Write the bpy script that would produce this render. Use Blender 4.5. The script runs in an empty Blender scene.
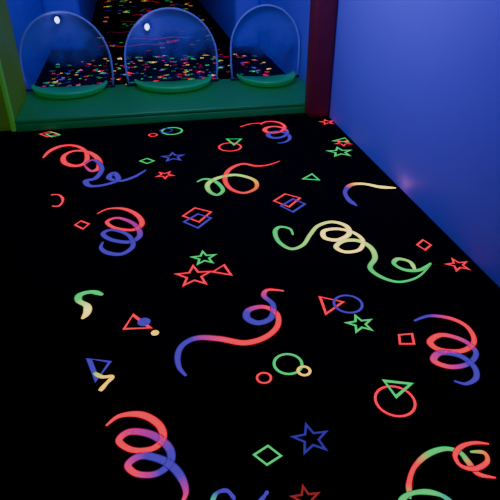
import bpy, bmesh, math, random
from mathutils import Vector, Matrix, Euler
random.seed(7)
S = bpy.context.scene
COL = S.collection
PI = math.pi
F = 540.0; HC = 1.6
# ------------------------------------------------------------ camera
cam = bpy.data.cameras.new('camera'); cam.sensor_width = 36; cam.lens = F/500*36
co = bpy.data.objects.new('camera', cam); COL.objects.link(co)
co.location = (0, 0, HC)
co.rotation_euler = Euler((math.radians(90-32.3), 0, math.radians(-11.5)))
S.camera = co
R = co.rotation_euler.to_matrix()
def ray(px, py): return R @ Vector(((px-250)/F, -(py-250)/F, -1))
def G(px, py, z=0.0):
    d = ray(px, py); t = (z-HC)/d.z
    return Vector((d.x*t, d.y*t))
def W(px, py, Y):
    d = ray(px, py); t = Y/d.y
    return Vector((d.x*t, Y, HC+d.z*t))
def proj(x, y, z=0):
    v = R.transposed() @ Vector((x, y, z-HC))
    if v.z > -0.05: return None
    return (250+F*v.x/-v.z, 250-F*v.y/-v.z)
PXM = lambda y: HC/(0.845*(y+92))      # metres per pixel of width on the floor
# ------------------------------------------------------------ materials
def mat(name, base, rough=.5, emis=None, es=0, spec=.5, bump=0, bscale=40, var=0.0):
    m = bpy.data.materials.new(name); m.use_nodes = True
    nt = m.node_tree; b = nt.nodes['Principled BSDF']
    b.inputs['Roughness'].default_value = rough
    b.inputs['Specular IOR Level'].default_value = spec
    tc = nt.nodes.new('ShaderNodeTexCoord')
    n = nt.nodes.new('ShaderNodeTexNoise'); n.inputs['Scale'].default_value = bscale; n.inputs['Detail'].default_value = 4
    nt.links.new(tc.outputs['Object'], n.inputs['Vector'])
    cr = nt.nodes.new('ShaderNodeValToRGB')
    cr.color_ramp.elements[0].position = .3; cr.color_ramp.elements[1].position = .7
    cr.color_ramp.elements[0].color = [c*(1-var) for c in base]+[1]
    cr.color_ramp.elements[1].color = [min(1, c*(1+var)) for c in base]+[1]
    nt.links.new(n.outputs['Fac'], cr.inputs['Fac']); nt.links.new(cr.outputs['Color'], b.inputs['Base Color'])
    if emis: b.inputs['Emission Color'].default_value = (*emis, 1); b.inputs['Emission Strength'].default_value = es
    if bump:
        bp = nt.nodes.new('ShaderNodeBump'); bp.inputs['Strength'].default_value = bump; bp.inputs['Distance'].default_value = .01
        nt.links.new(n.outputs['Fac'], bp.inputs['Height']); nt.links.new(bp.outputs['Normal'], b.inputs['Normal'])
    return m
M_wall = mat('blue_vinyl', (.23, .18, .88), .55, bscale=1.2, var=.02, spec=.3)
M_dark = mat('dark_blue_paint', (.03, .04, .2), .6, bscale=2, var=.1)
M_ceil = mat('black_ceiling', (.01, .01, .02), .8, bscale=6, var=.2)
M_green = mat('green_vinyl', (.01, .3, .07), .45, (.0, .5, .1), .045, bump=.1, bscale=6, var=.05)
M_green2 = mat('bright_green_vinyl', (.02, .55, .15), .4, (.0, .6, .15), .08, bump=.1, bscale=6, var=.05)
M_olive = mat('olive_green_vinyl', (.1, .25, .03), .45, (.11, .27, .01), .12, bump=.1, bscale=6, var=.08)
M_edge = mat('bright_green_edging', (.1, .5, .08), .45, (.1, .5, .03), .18, bscale=6, var=.08)
M_maroon = mat('maroon_vinyl', (.14, .006, .025), .5, (.5, .0, .03), .02, bump=.1, bscale=6, var=.08)
M_seam = mat('dark_stitched_seam', (.02, .06, .05), .7, bscale=60, var=.2)
M_rim = mat('violet_blue_plastic_rim', (.28, .28, .8), .6, (.16, .16, .75), .05, bscale=8, var=.05)
M_black = mat('black_plastic', (.02, .02, .025), .4, bscale=30, var=.2)
M_glint = mat('painted_lamp_glint', (.7, .8, 1), .3, (.5, .56, 1), 3.2, bscale=30, var=.05)  # glow of the added spots that imitate a lamp reflection
# acrylic, clear at the foot with blue wall reflection and haze painted in at the crown
M_acr = bpy.data.materials.new('acrylic_painted_haze'); M_acr.use_nodes = True
nt = M_acr.node_tree; b = nt.nodes['Principled BSDF']; out = nt.nodes['Material Output']
b.inputs['Base Color'].default_value = (.19, .15, .8, 1); b.inputs['Roughness'].default_value = .28
tr = nt.nodes.new('ShaderNodeBsdfTransparent'); tr.inputs['Color'].default_value = (.85, .85, 1, 1)
mx = nt.nodes.new('ShaderNodeMixShader'); tc = nt.nodes.new('ShaderNodeTexCoord'); sp = nt.nodes.new('ShaderNodeSeparateXYZ')
nz_ = nt.nodes.new('ShaderNodeTexNoise'); nz_.inputs['Scale'].default_value = 3.6; nz_.inputs['Detail'].default_value = 2
ad = nt.nodes.new('ShaderNodeMath'); ad.operation = 'MULTIPLY_ADD'; ad.inputs[1].default_value = .5
mr = nt.nodes.new('ShaderNodeMapRange'); mr.inputs['From Min'].default_value = .42; mr.inputs['From Max'].default_value = .72
mr.inputs['To Min'].default_value = .04; mr.inputs['To Max'].default_value = .9
nt.links.new(tc.outputs['Object'], sp.inputs[0]); nt.links.new(tc.outputs['Object'], nz_.inputs['Vector'])
nt.links.new(nz_.outputs['Fac'], ad.inputs[0]); nt.links.new(sp.outputs['Z'], ad.inputs[2]); nt.links.new(ad.outputs[0], mr.inputs['Value'])
nt.links.new(mr.outputs[0], mx.inputs[0]); nt.links.new(tr.outputs[0], mx.inputs[1]); nt.links.new(b.outputs[0], mx.inputs[2])
nt.links.new(mx.outputs[0], out.inputs['Surface'])
# carpet: black pile, woven motifs fluoresce
M_car = bpy.data.materials.new('fluorescent_carpet'); M_car.use_nodes = True
nt = M_car.node_tree; b = nt.nodes['Principled BSDF']
b.inputs['Base Color'].default_value = (.0025, .002, .003, 1); b.inputs['Roughness'].default_value = .95; b.inputs['Specular IOR Level'].default_value = .04
at = nt.nodes.new('ShaderNodeVertexColor'); at.layer_name = 'Col'
tc = nt.nodes.new('ShaderNodeTexCoord'); n = nt.nodes.new('ShaderNodeTexNoise'); n.inputs['Scale'].default_value = 260; n.inputs['Detail'].default_value = 1
mr = nt.nodes.new('ShaderNodeMapRange'); mr.inputs['From Min'].default_value = .3; mr.inputs['From Max'].default_value = .7; mr.inputs['To Min'].default_value = 1.0; mr.inputs['To Max'].default_value = 1.3
nt.links.new(tc.outputs['Object'], n.inputs['Vector']); nt.links.new(n.outputs['Fac'], mr.inputs['Value'])
nt.links.new(at.outputs['Color'], b.inputs['Emission Color']); nt.links.new(mr.outputs[0], b.inputs['Emission Strength'])
# ------------------------------------------------------------ helpers
def obj(name, bm, m, parent=None, smooth=True, loc=None):
    me = bpy.data.meshes.new(name); bm.to_mesh(me); bm.free(); me.materials.append(m)
    for p in me.polygons: p.use_smooth = smooth
    o = bpy.data.objects.new(name, me); COL.objects.link(o)
    if parent: o.parent = parent
    if loc: o.location = loc
    return o
def tag(o, label, cat, group=None):
    o['label'] = label; o['category'] = cat
    if group: o['group'] = group
    return o
def empty(name, loc, label, cat, group=None):
    o = bpy.data.objects.new(name, None); o.empty_display_size = .1; COL.objects.link(o); o.location = loc
    return tag(o, label, cat, group)
def box(bm, x0, x1, y0, y1, z0, z1, bev=0, seg=3):
    t = bmesh.new(); bmesh.ops.create_cube(t, size=1)
    for v in t.verts: v.co = Vector(((x0+x1)/2+v.co.x*(x1-x0), (y0+y1)/2+v.co.y*(y1-y0), (z0+z1)/2+v.co.z*(z1-z0)))
    if bev: bmesh.ops.bevel(t, geom=list(t.edges), offset=bev, segments=seg, profile=.5, affect='EDGES')
    me = bpy.data.meshes.new('t'); t.to_mesh(me); t.free(); bm.from_mesh(me); bpy.data.meshes.remove(me)
def tube(bm, pts, r, n=8, closed=False):
    rings = []; N = len(pts)
    for i, p in enumerate(pts):
        a = pts[(i-1) % N] if (closed or i) else pts[0]; c = pts[(i+1) % N] if (closed or i < N-1) else pts[-1]
        t = (Vector(c)-Vector(a)).normalized(); u = t.cross(Vector((0, 1, 0)))
        if u.length < .1: u = t.cross(Vector((1, 0, 0)))
        u.normalize(); w = t.cross(u)
        rings.append([bm.verts.new(Vector(p)+r*(math.cos(2*PI*k/n)*u+math.sin(2*PI*k/n)*w)) for k in range(n)])
    for i in range(N if closed else N-1):
        A, B = rings[i], rings[(i+1) % N]
        for k in range(n): bm.faces.new((A[k], A[(k+1) % n], B[(k+1) % n], B[k]))
    if not closed: bm.faces.new(rings[0]); bm.faces.new(rings[-1])
    bmesh.ops.recalc_face_normals(bm, faces=bm.faces)
# ------------------------------------------------------------ carpet pattern
RED = (1.15, .018, .055); ORG = (1.2, .15, .03); GRN = (.03, .72, .15); BLU = (.065, .03, .48); YEL = (2.1, 1.5, .36); YOR = (1.7, .95, .12); PNK = (1.0, .015, .2); PUR = (.4, .02, .3); LIM = (.6, 1.15, .2)
DOR = (.26, .02, .02); DBL = (.035, .02, .29)
fv, ff, fc = [], [], []
zc = [0.0006]
def nz():
    zc[0] += .000012
    if zc[0] > .0045: zc[0] = .0006
    return zc[0]
def lerp(a, b, t): return tuple(a[i]+(b[i]-a[i])*t for i in range(3))
def colat(cols, t):
    if len(cols) == 1: return cols[0][1]
    for (t0, c0), (t1, c1) in zip(cols, cols[1:]):
        if t <= t1: return lerp(c0, c1, max(0, min(1, (t-t0)/max(1e-6, t1-t0))))
    return cols[-1][1]
def smooth(pts, k=8, closed=False):
    out = []; n = len(pts)
    g = lambda i: Vector(pts[i % n]) if closed else Vector(pts[max(0, min(n-1, i))])
    for i in range(n if closed else n-1):
        p0, p1, p2, p3 = g(i-1), g(i), g(i+1), g(i+2)
        for j in range(k):
            t = j/k
            out.append(.5*((2*p1)+(p2-p0)*t+(2*p0-5*p1+4*p2-p3)*t*t+(3*p1-p0-3*p2+p3)*t**3))
    if not closed: out.append(Vector(pts[-1]))
    return out
def ribbon(P, wf, cols, closed=False, taper=0.0, gain=1.0):
    """P: floor points (metres); wf: width in metres; soft woven edge, its glow painted as a fade to black"""
    n = len(P); z = nz(); base = len(fv); wf = wf*(.78 if closed else .92)
    ph = random.uniform(0, 6)
    for i in range(n):
        a = P[(i-1) % n] if closed else P[max(0, i-1)]; c = P[(i+1) % n] if closed else P[min(n-1, i+1)]
        d = (c-a)
        d = d.normalized() if d.length > 1e-9 else Vector((1, 0))
        nn = Vector((-d.y, d.x)); t = i/(n-1) if n > 1 else 0
        w = wf*(1 if not taper else (1-taper*(1-min(1, math.sin(PI*t)*3.2))))
        if not closed: w *= 1+.14*math.sin(ph+t*17)
        c0 = colat(cols, t); c0 = tuple(x*gain for x in c0)
        if closed:
            e1 = (P[i]-a); e2 = (c-P[i])
            if e1.length > 1e-9 and e2.length > 1e-9:
                k = e1.normalized().dot(e2.normalized()); k = max(.25, math.sqrt(max(0, (1+k)/2))); nn = nn/k
        for s, cc in ((-.7, .0), (-.6, .25), (-.46, 1), (.46, 1), (.6, .25), (.7, .0)):
            q = P[i]+nn*(w*s); fv.append((q.x, q.y, z)); fc.append(tuple(x*cc for x in c0))
    for i in range(n if closed else n-1):
        A = base+6*i; B = base+6*((i+1) % n)
        for k in range(5): ff.append((A+k, A+k+1, B+k+1, B+k))
def gp(pts): return [G(p[0], p[1]) for p in pts]
def S_(pts, cols, w, taper=.65, k=8):           # streamer traced on the floor
    q = smooth(pts, k); ym = sum(p[1] for p in pts)/len(pts)
    ribbon(gp(q), w*PXM(ym), cols, False, taper)
def poly(pts, col, w):
    ym = sum(p[1] for p in pts)/len(pts)
    ribbon(gp(pts), w*PXM(ym), [(0, col)], True)
def starm(c, r, a, r2=.42): return [c+Vector((math.cos(a+PI*i/5), math.sin(a+PI*i/5)))*(r if i % 2 == 0 else r*r2) for i in range(10)]
def ringm(c, r, n=28): return [c+Vector((math.cos(2*PI*i/n), math.sin(2*PI*i/n)))*r for i in range(n)]
def star(x, y, r, col, w=2.4, a=.3): ribbon(starm(G(x, y), r*PXM(y), a), w*PXM(y), [(0, col)], True)
def ring(x, y, r, col, w=2.4): ribbon(ringm(G(x, y), r*PXM(y)), w*PXM(y), [(0, col)], True)
def blob(x, y, r, col):                          # filled disc
    z = nz(); b = len(fv); P = ringm(G(x, y), r*PXM(y), 24)
    for q in P: fv.append((q.x, q.y, z)); fc.append(col)
    ff.append(tuple(range(b, b+24)))
def coil(x0, x1, y0, y1, w, cols, turns=2.7, mir=False, rx=.36, a0=PI):
    n = int(30*turns); pts = []
    W_, H_ = x1-x0, y1-y0
    for i in range(n+1):
        t = i/n; a = a0-2*PI*turns*t
        cx = x0+W_*(rx+(1-2*rx)*t); cy = y0+H_*(.2+.62*t)
        rr = rx*(1-.12*t)
        pts.append((cx+W_*rr*math.cos(a), cy-H_*.19*math.sin(a)))
    ym = (y0+y1)/2
    ribbon(gp(pts), w*PXM(ym), cols, False, .6)
RB2 = [(0, RED), (.47, RED), (.53, BLU), (1, BLU)]
# far row
poly([(40, 134), (50, 131.5), (58, 134), (48, 137)], RED, 2); poly([(46, 134), (53, 132.5), (60, 135), (52, 137)], GRN, 1.6)
ring(153, 135, 4, RED, 2); ring(172, 131, 10, GRN, 2.2); ring(166, 130.5, 6, DBL, 1.8)
coil(261, 292, 120, 143, 4, RB2, 2.8)
S_([(240, 127), (250, 124), (262, 123)], [(0, RED), (1, RED)], 2)
star(327, 122, 7, RED, 1.8)
# upper left streamer
S_([(43, 158), (50, 151), (62, 146), (76, 146), (86, 152), (86, 162), (76, 166), (65, 163), (64, 156), (74, 151), (88, 152), (98, 159), (99, 168), (91, 171), (84, 165)], [(0, RED), (.85, RED), (1, PUR)], 5)
S_([(84, 164), (94, 160), (102, 168), (96, 178), (86, 181), (90, 186), (104, 185), (118, 180), (114, 173), (109, 178), (120, 181), (134, 177), (146, 170)], [(0, PUR), (.12, BLU), (1, BLU)], 5)
poly([(140, 161), (147, 158.5), (154, 161), (147, 163.5)], GRN, 2)
star(173, 157, 11, BLU, 2.2); star(165, 175, 8.5, RED, 2.2, .9)
ring(230, 147, 11, RED, 2.4)
poly([(227, 139), (241, 139), (234, 145)], GRN, 2)
S_([(197, 182), (205, 179), (216, 182), (223, 190), (217, 195), (209, 191), (208, 184), (218, 178), (236, 175), (254, 180), (256, 188), (244, 193), (231, 189), (225, 180), (229, 170), (242, 164), (256, 166), (268, 165), (280, 161)],
   [(0, GRN), (.25, GRN), (.36, LIM), (.46, LIM), (.54, ORG), (.64, RED), (.8, RED), (1, RED)], 4.2)
poly([(303, 179), (312, 174), (319, 180)], GRN, 2.2)
star(340, 152, 12, GRN, 2.2, .2); star(343, 143, 8, RED, 1.8, .7); poly([(333, 141), (345, 138), (349, 142)], GRN, 1.6)
S_([(357, 206), (349, 200), (345, 192), (351, 185), (364, 184), (380, 187), (396, 188)], [(0, BLU), (.42, BLU), (.5, ORG), (.62, YEL), (1, YEL)], 4.6)
poly([(183, 216), (195, 208), (211, 212), (199, 222)], RED, 2.6); poly([(184, 222), (198, 214), (211, 218), (198, 228)], BLU, 2.6)
poly([(274, 201), (285, 194), (300, 198), (289, 207)], RED, 2.6); poly([(281, 206), (293, 199), (305, 204), (293, 212)], BLU, 2.6)
S_([(51, 195), (59, 195), (63, 200), (59, 206), (52, 206)], [(0, RED), (1, RED)], 2.4, 0)
poly([(75, 225), (81, 221), (89, 224), (83, 229)], RED, 2.4)
S_([(97, 214), (108, 209), (124, 209), (137, 215), (142, 224), (133, 230), (115, 228), (107, 222), (118, 218), (134, 224), (140, 235), (130, 242), (112, 240), (103, 234), (112, 230), (128, 235), (133, 246), (122, 254), (108, 253), (101, 248), (103, 242)],
   [(0, RED), (.34, RED), (.44, PUR), (.52, BLU), (1, BLU)], 4.8)
# long green and yellow streamer
S_([(293, 235), (290, 229), (280, 227), (275, 232), (279, 242), (291, 249), (303, 245), (310, 235), (318, 226), (332, 222), (346, 226), (349, 234), (338, 240), (325, 238), (324, 231), (338, 229), (354, 233), (363, 241), (359, 250), (345, 252), (336, 247), (344, 241), (359, 241), (371, 248), (375, 258), (370, 268), (381, 277), (399, 282), (418, 277), (431, 264)],
   [(0, GRN), (.14, GRN), (.26, LIM), (.36, YEL), (.55, YEL), (.66, YEL), (.78, LIM), (.86, GRN), (1, GRN)], 4.4)
S_([(431, 263), (420, 270), (405, 270), (394, 264), (398, 259), (410, 262), (415, 270)], [(0, GRN), (.5, GRN), (1, LIM)], 4.2)
star(194, 276, 18, RED, 2.8, .25); star(204, 258, 12, GRN, 2.4, .3); poly([(213, 272), (224, 265), (231, 275)], RED, 2.6)
poly([(417, 245), (423, 240), (431, 245), (425, 250)], RED, 2.4); star(458, 265, 11, RED, 2.4, .3)
S_([(103, 295), (92, 292), (80, 295), (79, 301), (87, 306), (87, 313), (82, 319)], [(0, GRN), (.45, GRN), (.6, LIM), (.75, YEL), (1, YOR)], 6.2)
poly([(124, 329), (133, 315), (150, 328)], RED, 3); blob(144, 322, 6.5, BLU); blob(155, 333, 4, YOR)
# long red and blue streamer
S_([(186, 376), (179, 367), (178, 354), (184, 344), (198, 338), (220, 339), (244, 343), (264, 338), (277, 327), (277, 314), (264, 307), (249, 310), (247, 318), (258, 323), (271, 318), (273, 305), (264, 296), (268, 290), (284, 291)],
   [(0, BLU), (.2, BLU), (.3, RED), (.53, RED), (.63, BLU), (.86, BLU), (.95, RED), (1, RED)], 6.3)
poly([(320, 297), (343, 302), (326, 314)], RED, 2.8); ring(348, 304, 14, BLU, 3)
star(360, 324, 13, GRN, 2.6, .3)
S_([(414, 321), (430, 316), (452, 319), (468, 328), (474, 342), (462, 351), (440, 350), (430, 342), (442, 335), (464, 341), (476, 353), (468, 364), (450, 367), (434, 361), (440, 353), (460, 356), (474, 367), (476, 378), (466, 384), (454, 381)],
   [(0, BLU), (.05, BLU), (.11, RED), (.42, RED), (.52, BLU), (.58, BLU), (.66, RED), (.76, BLU), (1, BLU)], 5.8)
poly([(399, 335), (412, 334), (414, 344), (400, 344)], RED, 2.8)
ring(288, 364, 14, GRN, 3.2); ring(304, 371, 6, YOR, 3); ring(264, 378, 7, RED, 2.8)
poly([(89, 359), (110, 362), (97, 380)], BLU, 3.4)
S_([(94, 373), (102, 377), (112, 377), (106, 384), (100, 391)], [(0, GRN), (.3, YOR), (1, YOR)], 4, .1)
ring(395, 401, 19.5, RED, 3.2); poly([(384, 381), (411, 384), (396, 397)], GRN, 3.2)
# near coil
S_([(106, 426), (120, 416), (142, 415), (159, 425), (163, 439), (152, 449), (132, 450), (119, 441), (130, 432), (152, 435), (169, 448), (170, 463), (156, 474), (137, 474), (128, 465), (142, 456), (164, 461), (179, 474), (186, 492), (180, 506)],
   [(0, RED), (.36, RED), (.46, PUR), (.54, BLU), (.62, BLU), (.7, RED), (.8, BLU), (.9, BLU), (1, RED)], 7.2)
poly([(254, 455), (268, 446), (281, 456), (267, 465)], GRN, 2.6)
star(311, 439, 18, DBL, 2.8, .3); star(306, 499, 14, DOR, 2.6, .25)
S_([(410, 499), (409, 484), (414, 468), (427, 455), (444, 449), (459, 452), (468, 462), (478, 474), (496, 478)], [(0, GRN), (.12, RED), (.28, RED), (.4, GRN), (.68, GRN), (.8, RED), (1, RED)], 5.2)
S_([(489, 444), (474, 443), (461, 447), (455, 456), (461, 466), (475, 469), (487, 462), (484, 453), (470, 452)], [(0, RED), (.7, RED), (.85, ORG), (1, GRN)], 4.6)
S_([(398, 504), (408, 495), (424, 492), (440, 495), (450, 502), (452, 510)], [(0, GRN), (.5, GRN), (1, BLU)], 5.2)
S_([(211, 506), (216, 494), (227, 491), (235, 500)], [(0, GRN), (.4, BLU), (1, BLU)], 4.2)
S_([(250, 506), (261, 500), (268, 491)], [(0, BLU), (1, BLU)], 3.8)
# the rest of the carpet, scattered
def motif(c, s, w, gain=1.0):
    k = random.random(); col = random.choice([RED, PNK, GRN, GRN, BLU, BLU, YOR, RED]); a = random.uniform(0, 2*PI)
    if k < .25: ribbon(starm(c, s*.5, a), w, [(0, col)], True, gain=gain)
    elif k < .45: ribbon(ringm(c, s*.45, 18), w, [(0, col)], True, gain=gain)
    elif k < .6: ribbon([c+Vector((math.cos(a+i*PI/2), math.sin(a+i*PI/2)))*s*.45 for i in range(4)], w, [(0, col)], True, gain=gain)
    elif k < .72: ribbon([c+Vector((math.cos(a+i*2*PI/3), math.sin(a+i*2*PI/3)))*s*.45 for i in range(3)], w, [(0, col)], True, gain=gain)
    else:
        P = []; ca, sa = math.cos(a), math.sin(a)
        for i in range(41):
            t = i/40; b_ = PI-2*PI*2.4*t
            x = s*(-.9+1.8*t+.35*math.cos(b_)); y = s*(.5*math.sin(b_)*.8+.2*t)
            P.append(c+Vector((x*ca-y*sa, x*sa+y*ca)))
        c2 = random.choice([BLU, YOR, RED, GRN]); ribbon(P, w*1.7, [(0, col), (.45, col), (.6, c2), (1, c2)], False, .4, gain=gain)
XR = G(400, 188).x; XL = -1.1; XN = -2.3; YB = 4.68; YE = 15.0; YF = -1.6
BH = .11
YA = G(65, 90, BH).y; YT = YA+.1; YW = YT+.05
YP = G(232, 50).y; XP1 = G(236, 50).x; XP0 = G(88, 44).x
x = XN+.2
while x < XR:
    y = YF+.2
    while y < YB:
        cx, cy = x+random.uniform(-.08, .08), y+random.uniform(-.08, .08)
        p = proj(cx, cy)
        if (p is None or not (-75 < p[0] < 575 and p[1] < 590)) and cx < XR-.25 and cx > XN+.25 and cy < YB-.2: motif(Vector((cx, cy)), .16, .014)
        y += .42
    x += .42
for i in range(300):
    c = Vector((random.uniform(XL+.1, XR-.12), random.uniform(YT+.15, YP-.15)))
    motif(c, random.uniform(.02, .06), .007, random.uniform(.2, 1.6))
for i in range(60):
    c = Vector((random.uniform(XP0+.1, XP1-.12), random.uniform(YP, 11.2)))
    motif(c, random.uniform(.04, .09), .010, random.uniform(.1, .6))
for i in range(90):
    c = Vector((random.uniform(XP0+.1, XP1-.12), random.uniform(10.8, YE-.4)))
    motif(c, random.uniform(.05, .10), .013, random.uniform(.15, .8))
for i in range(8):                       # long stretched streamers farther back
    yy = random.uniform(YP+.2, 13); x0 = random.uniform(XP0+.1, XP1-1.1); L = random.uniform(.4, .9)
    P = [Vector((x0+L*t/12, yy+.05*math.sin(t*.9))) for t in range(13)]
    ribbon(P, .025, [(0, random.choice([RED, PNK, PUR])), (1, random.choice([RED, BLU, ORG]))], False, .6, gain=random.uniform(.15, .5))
# base sheet of the carpet
b0 = len(fv)
for q in ((XN, YF), (XR, YF), (XR, YE), (XN, YE)): fv.append((q[0], q[1], 0)); fc.append((0, 0, 0))
for q in ((XN, YF), (XR, YF), (XR, YE), (XN, YE)): fv.append((q[0], q[1], -.1)); fc.append((0, 0, 0))
ff += [(b0, b0+1, b0+2, b0+3), (b0+7, b0+6, b0+5, b0+4)]
for k in range(4): ff.append((b0+k, b0+4+k, b0+4+(k+1) % 4, b0+(k+1) % 4))
me = bpy.data.meshes.new('floor'); me.from_pydata(fv, [], ff); me.materials.append(M_car)
ca = me.color_attributes.new('Col', 'FLOAT_COLOR', 'POINT')
for i, c in enumerate(fc): ca.data[i].color = (*c, 1)
fl = bpy.data.objects.new('floor', me); COL.objects.link(fl); fl['kind'] = 'structure'
# ------------------------------------------------------------ room shell
def struct(name, x0, x1, y0, y1, z0, z1, m, bev=0):
    bm = bmesh.new(); box(bm, x0, x1, y0, y1, z0, z1, bev, 4); o = obj(name, bm, m, smooth=bool(bev)); o['kind'] = 'structure'; return o
HT = 2.7
struct('wall_right', XR, XR+.12, YF, YE, -.1, HT, M_wall)
struct('wall_left', XL-.6, XL, YW, YE, 0, HT, M_wall)
struct('wall_back_right', XP1, XR, YP, YE-.1, 0, HT, M_wall, .08)
struct('wall_back_left', XL, XP0, YP+.3, YE-.1, 0, HT, M_wall, .08)
struct('wall_near_left', XN-.1, XN, YF, YW, -.1, HT, M_dark)
struct('wall_left_return', XN, XL-.6, YW-.1, YW, 0, HT, M_dark)
struct('wall_back', XL, XR, YE-.1, YE, 0, HT, M_dark)
struct('wall_front', XN, XR, YF-.1, YF, -.1, HT, M_dark)
struct('ceiling', XN-.1, XR+.12, YF-.1, YE, HT, HT+.1, M_ceil)
# ------------------------------------------------------------ padded barrier
XC0 = G(22, 121).x; XC1 = XR-.2
def rel(o, root): o.location = -Vector(root.location); return o
bar = empty('padded_barrier', ((XL+XR)/2, (YB+YT)/2, 0), 'long low green padded barrier running across the dark carpet', 'barrier')
bm = bmesh.new(); box(bm, XC0+.004, XR-.004, YB+.004, YT, .004, BH-.04, .01, 3); rel(obj('front_padding', bm, M_green, bar), bar)
bm = bmesh.new(); box(bm, XC0+.004, XR-.004, YB, YT, BH-.04, BH, .019, 5); rel(obj('top_cover', bm, M_green, bar), bar)
# ------------------------------------------------------------ arched screens with half-round cushions
cs = [(20, 111), (125, 217), (231, 310)]
labels = [('round-topped acrylic screen with painted blue reflection, nearest the olive green column', 'half-round green cushion in front of the screen nearest the olive green column'),
          ('round-topped acrylic screen with painted blue reflection, middle of the three', 'half-round green cushion, middle of the three on the green barrier'),
          ('round-topped acrylic screen with painted blue reflection, beside the maroon column', 'half-round green cushion nearest the maroon column')]
topz = W(65, 13, YA).z
def arch_outline(hw, h, n=24):
    hh = min(hw, h*.6)*1.0; hv = hh*1.12
    pts = [(-hw*.97, 0.004), (-hw, (h-hv)*.5)]
    pts += [(-hw*math.cos(PI*i/n), h-hv+hv*math.sin(PI*i/n)) for i in range(n+1)]
    pts += [(hw, (h-hv)*.5), (hw*.97, 0.004)]
    return pts
def make_screen(cx, hw, h, lab):
    t = empty('arched_screen', (cx, YA, BH+.006), lab, 'screen', 'arched screens along the green barrier')
    ol = arch_outline(hw, h); c = Vector((0, h*.5)); bm = bmesh.new(); rings = []
    base = ol + [(hw*.5, 0.004), (0, 0.004), (-hw*.5, 0.004)]
    K = 8
    for k in range(K):
        f = 1-k/K; rings.append([bm.verts.new((c.x+(p[0]-c.x)*f, .09*math.sqrt(max(0, 1-f*f)), c.y+(p[1]-c.y)*f)) for p in base])
    cv = bm.verts.new((0, .09, c.y))
    n = len(base)
    for k in range(K-1):
        for i in range(n): bm.faces.new((rings[k][i], rings[k][(i+1) % n], rings[k+1][(i+1) % n], rings[k+1][i]))
    for i in range(n): bm.faces.new((rings[-1][i], rings[-1][(i+1) % n], cv))
    bmesh.ops.recalc_face_normals(bm, faces=bm.faces)
    obj('pane', bm, M_acr, t)
    bm = bmesh.new(); tube(bm, [(p[0], 0, p[1]+.006) for p in ol], .010, 8); obj('rim', bm, M_rim, t)
    bm = bmesh.new(); box(bm, -hw-.01, hw+.01, -.014, .014, .0, .02, .005, 2); obj('foot_rail', bm, M_black, t)
    return t
def make_cushion(cx, r, dep, lab):
    t = empty('half_round_cushion', (cx, YA-.02, BH), lab, 'cushion', 'half-round cushions on the green barrier')
    prof = [(0, .002), (.74, .002), (.86, .012), (.95, .034), (1, .062), (.99, .074), (.955, .078), (.9, .062), (.75, .044), (0, .034)]
    bm = bmesh.new(); n = 28; rr = []
    for i in range(n+1):
        a = PI+PI*i/n
        rr.append([bm.verts.new((r*p[0]*math.cos(a), dep*p[0]*math.sin(a), p[1])) for p in prof])
    for i in range(n):
        for k in range(len(prof)-1): bm.faces.new((rr[i][k], rr[i][k+1], rr[i+1][k+1], rr[i+1][k]))
    bm.faces.new(rr[0]); bm.faces.new(rr[-1][::-1])
    bmesh.ops.remove_doubles(bm, verts=bm.verts, dist=1e-5); bmesh.ops.recalc_face_normals(bm, faces=bm.faces)
    obj('padding', bm, M_green2, t)
    bm = bmesh.new(); tube(bm, [(r*.78*math.cos(PI+PI*i/n), dep*.78*math.sin(PI+PI*i/n), .004) for i in range(n+1)], .004, 6); obj('piping', bm, M_seam, t)
    return t
scr = []
for i, (a, c) in enumerate(cs):
    xa, xc = W(a, 60, YA).x, W(c, 60, YA).x
    xc = min(xc, XR-.025)
    hw = (xc-xa)/2; cx = (xa+xc)/2
    t = make_screen(cx, hw, topz-BH, labels[i][0]); scr.append(t); make_cushion(cx, hw*.86, min(.38, YA-.02-YB-.03), labels[i][1])
# added glowing spots that stand for a tube lamp reflected in the screens
for i, (px, py) in enumerate(((57, 20), (147, 27))):
    p = W(px, py, YA-.03)-Vector(scr[i].location)
    bm = bmesh.new(); box(bm, p.x-.022, p.x+.022, p.y+.002, p.y+.03, p.z-.022, p.z+.022, .008, 2); ho = obj('added_glint_housing', bm, M_black, scr[i])
    bm = bmesh.new(); bmesh.ops.create_uvsphere(bm, u_segments=20, v_segments=12, radius=.022)
    for v in bm.verts: v.co.y *= .6; v.co.z *= 1.3; v.co += p
    obj('lens', bm, M_glint, ho)  # glowing bead drawn in place of the reflected lamp
    l = bpy.data.lights.new('added_glint_light', 'POINT'); l.energy = .25; l.color = (.5, .5, 1); l.shadow_soft_size = .02  # light added at each imitated reflection
    o = bpy.data.objects.new('added_glint_light', l); COL.objects.link(o); o.location = W(px, py, YA-.03)+Vector((0, -.06, 0))
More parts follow.
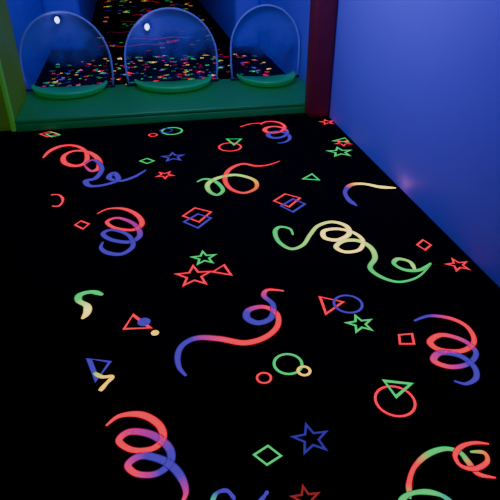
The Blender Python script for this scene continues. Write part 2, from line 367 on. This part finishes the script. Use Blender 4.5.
# ------------------------------------------------------------ columns
def column(name, x0, x1, y0, y1, segs, label, cat='column', bev=.03):
    t = empty(name, ((x0+x1)/2, (y0+y1)/2, 0), label, cat)
    for i, (z0, z1, m, nm) in enumerate(segs):
        bm = bmesh.new(); box(bm, x0, x1, y0, y1, z0, z1, bev, 5); rel(obj(nm, bm, m, t), t)
    return t
lc = column('padded_column', XC0-.45, XC0-.006, YB+.02, YW-.12, [(.005, 1.3, M_olive, 'lower_pad'), (1.3, HT-.01, M_olive, 'upper_pad')], 'olive green padded column at the left end of the green barrier', bev=.05)
bm = bmesh.new(); box(bm, XC0-.04, XC0, YB+.012, YB+.06, .006, 1.29, .012, 3); eo = rel(obj('edging', bm, M_edge, lc), lc); eo['label'] = 'bright green vertical edging strip'
column('padded_column', XC1-.01, XR-.005, YB-.17, YB-.004, [(.005, 1.3, M_maroon, 'lower_pad'), (1.3, HT-.01, M_maroon, 'upper_pad')], 'dark maroon padded column against the blue wall', bev=.05)
# ------------------------------------------------------------ light
def area(name, loc, target, size, power, col, sy=None):
    l = bpy.data.lights.new(name, 'AREA'); l.energy = power; l.color = col; l.size = size
    if sy: l.shape = 'RECTANGLE'; l.size_y = sy
    o = bpy.data.objects.new(name, l); COL.objects.link(o); o.location = loc
    o.rotation_euler = (Vector(target)-Vector(loc)).to_track_quat('-Z', 'Y').to_euler()
area('blacklight', (.45, 3.2, 2.35), (XR, 3.4, 1.45), 1.2, 42, (.31, .26, 1))
area('blacklight', (.2, 3.9, 2.5), (.2, 5.1, .2), 1.2, 20, (.3, .5, 1), .3)
area('blacklight', (.3, 5.9, 2.5), (.3, 8.2, .6), 2.2, 24, (.26, .2, 1), .8)  # unseen fill, added to light the fronts of the far blue panels
l = bpy.data.lights.new('added_red_glow', 'POINT'); l.energy = .09; l.color = (1, .15, .4); l.shadow_soft_size = .01  # has no source, added for the pink streak on the wall
o = bpy.data.objects.new('added_red_glow', l); COL.objects.link(o); o.location = (XR-.055, G(400, 188).y-.06, .06)
w = bpy.data.worlds.new('world'); S.world = w; w.use_nodes = True
w.node_tree.nodes['Background'].inputs[0].default_value = (.01, .012, .05, 1); w.node_tree.nodes['Background'].inputs[1].default_value = .3
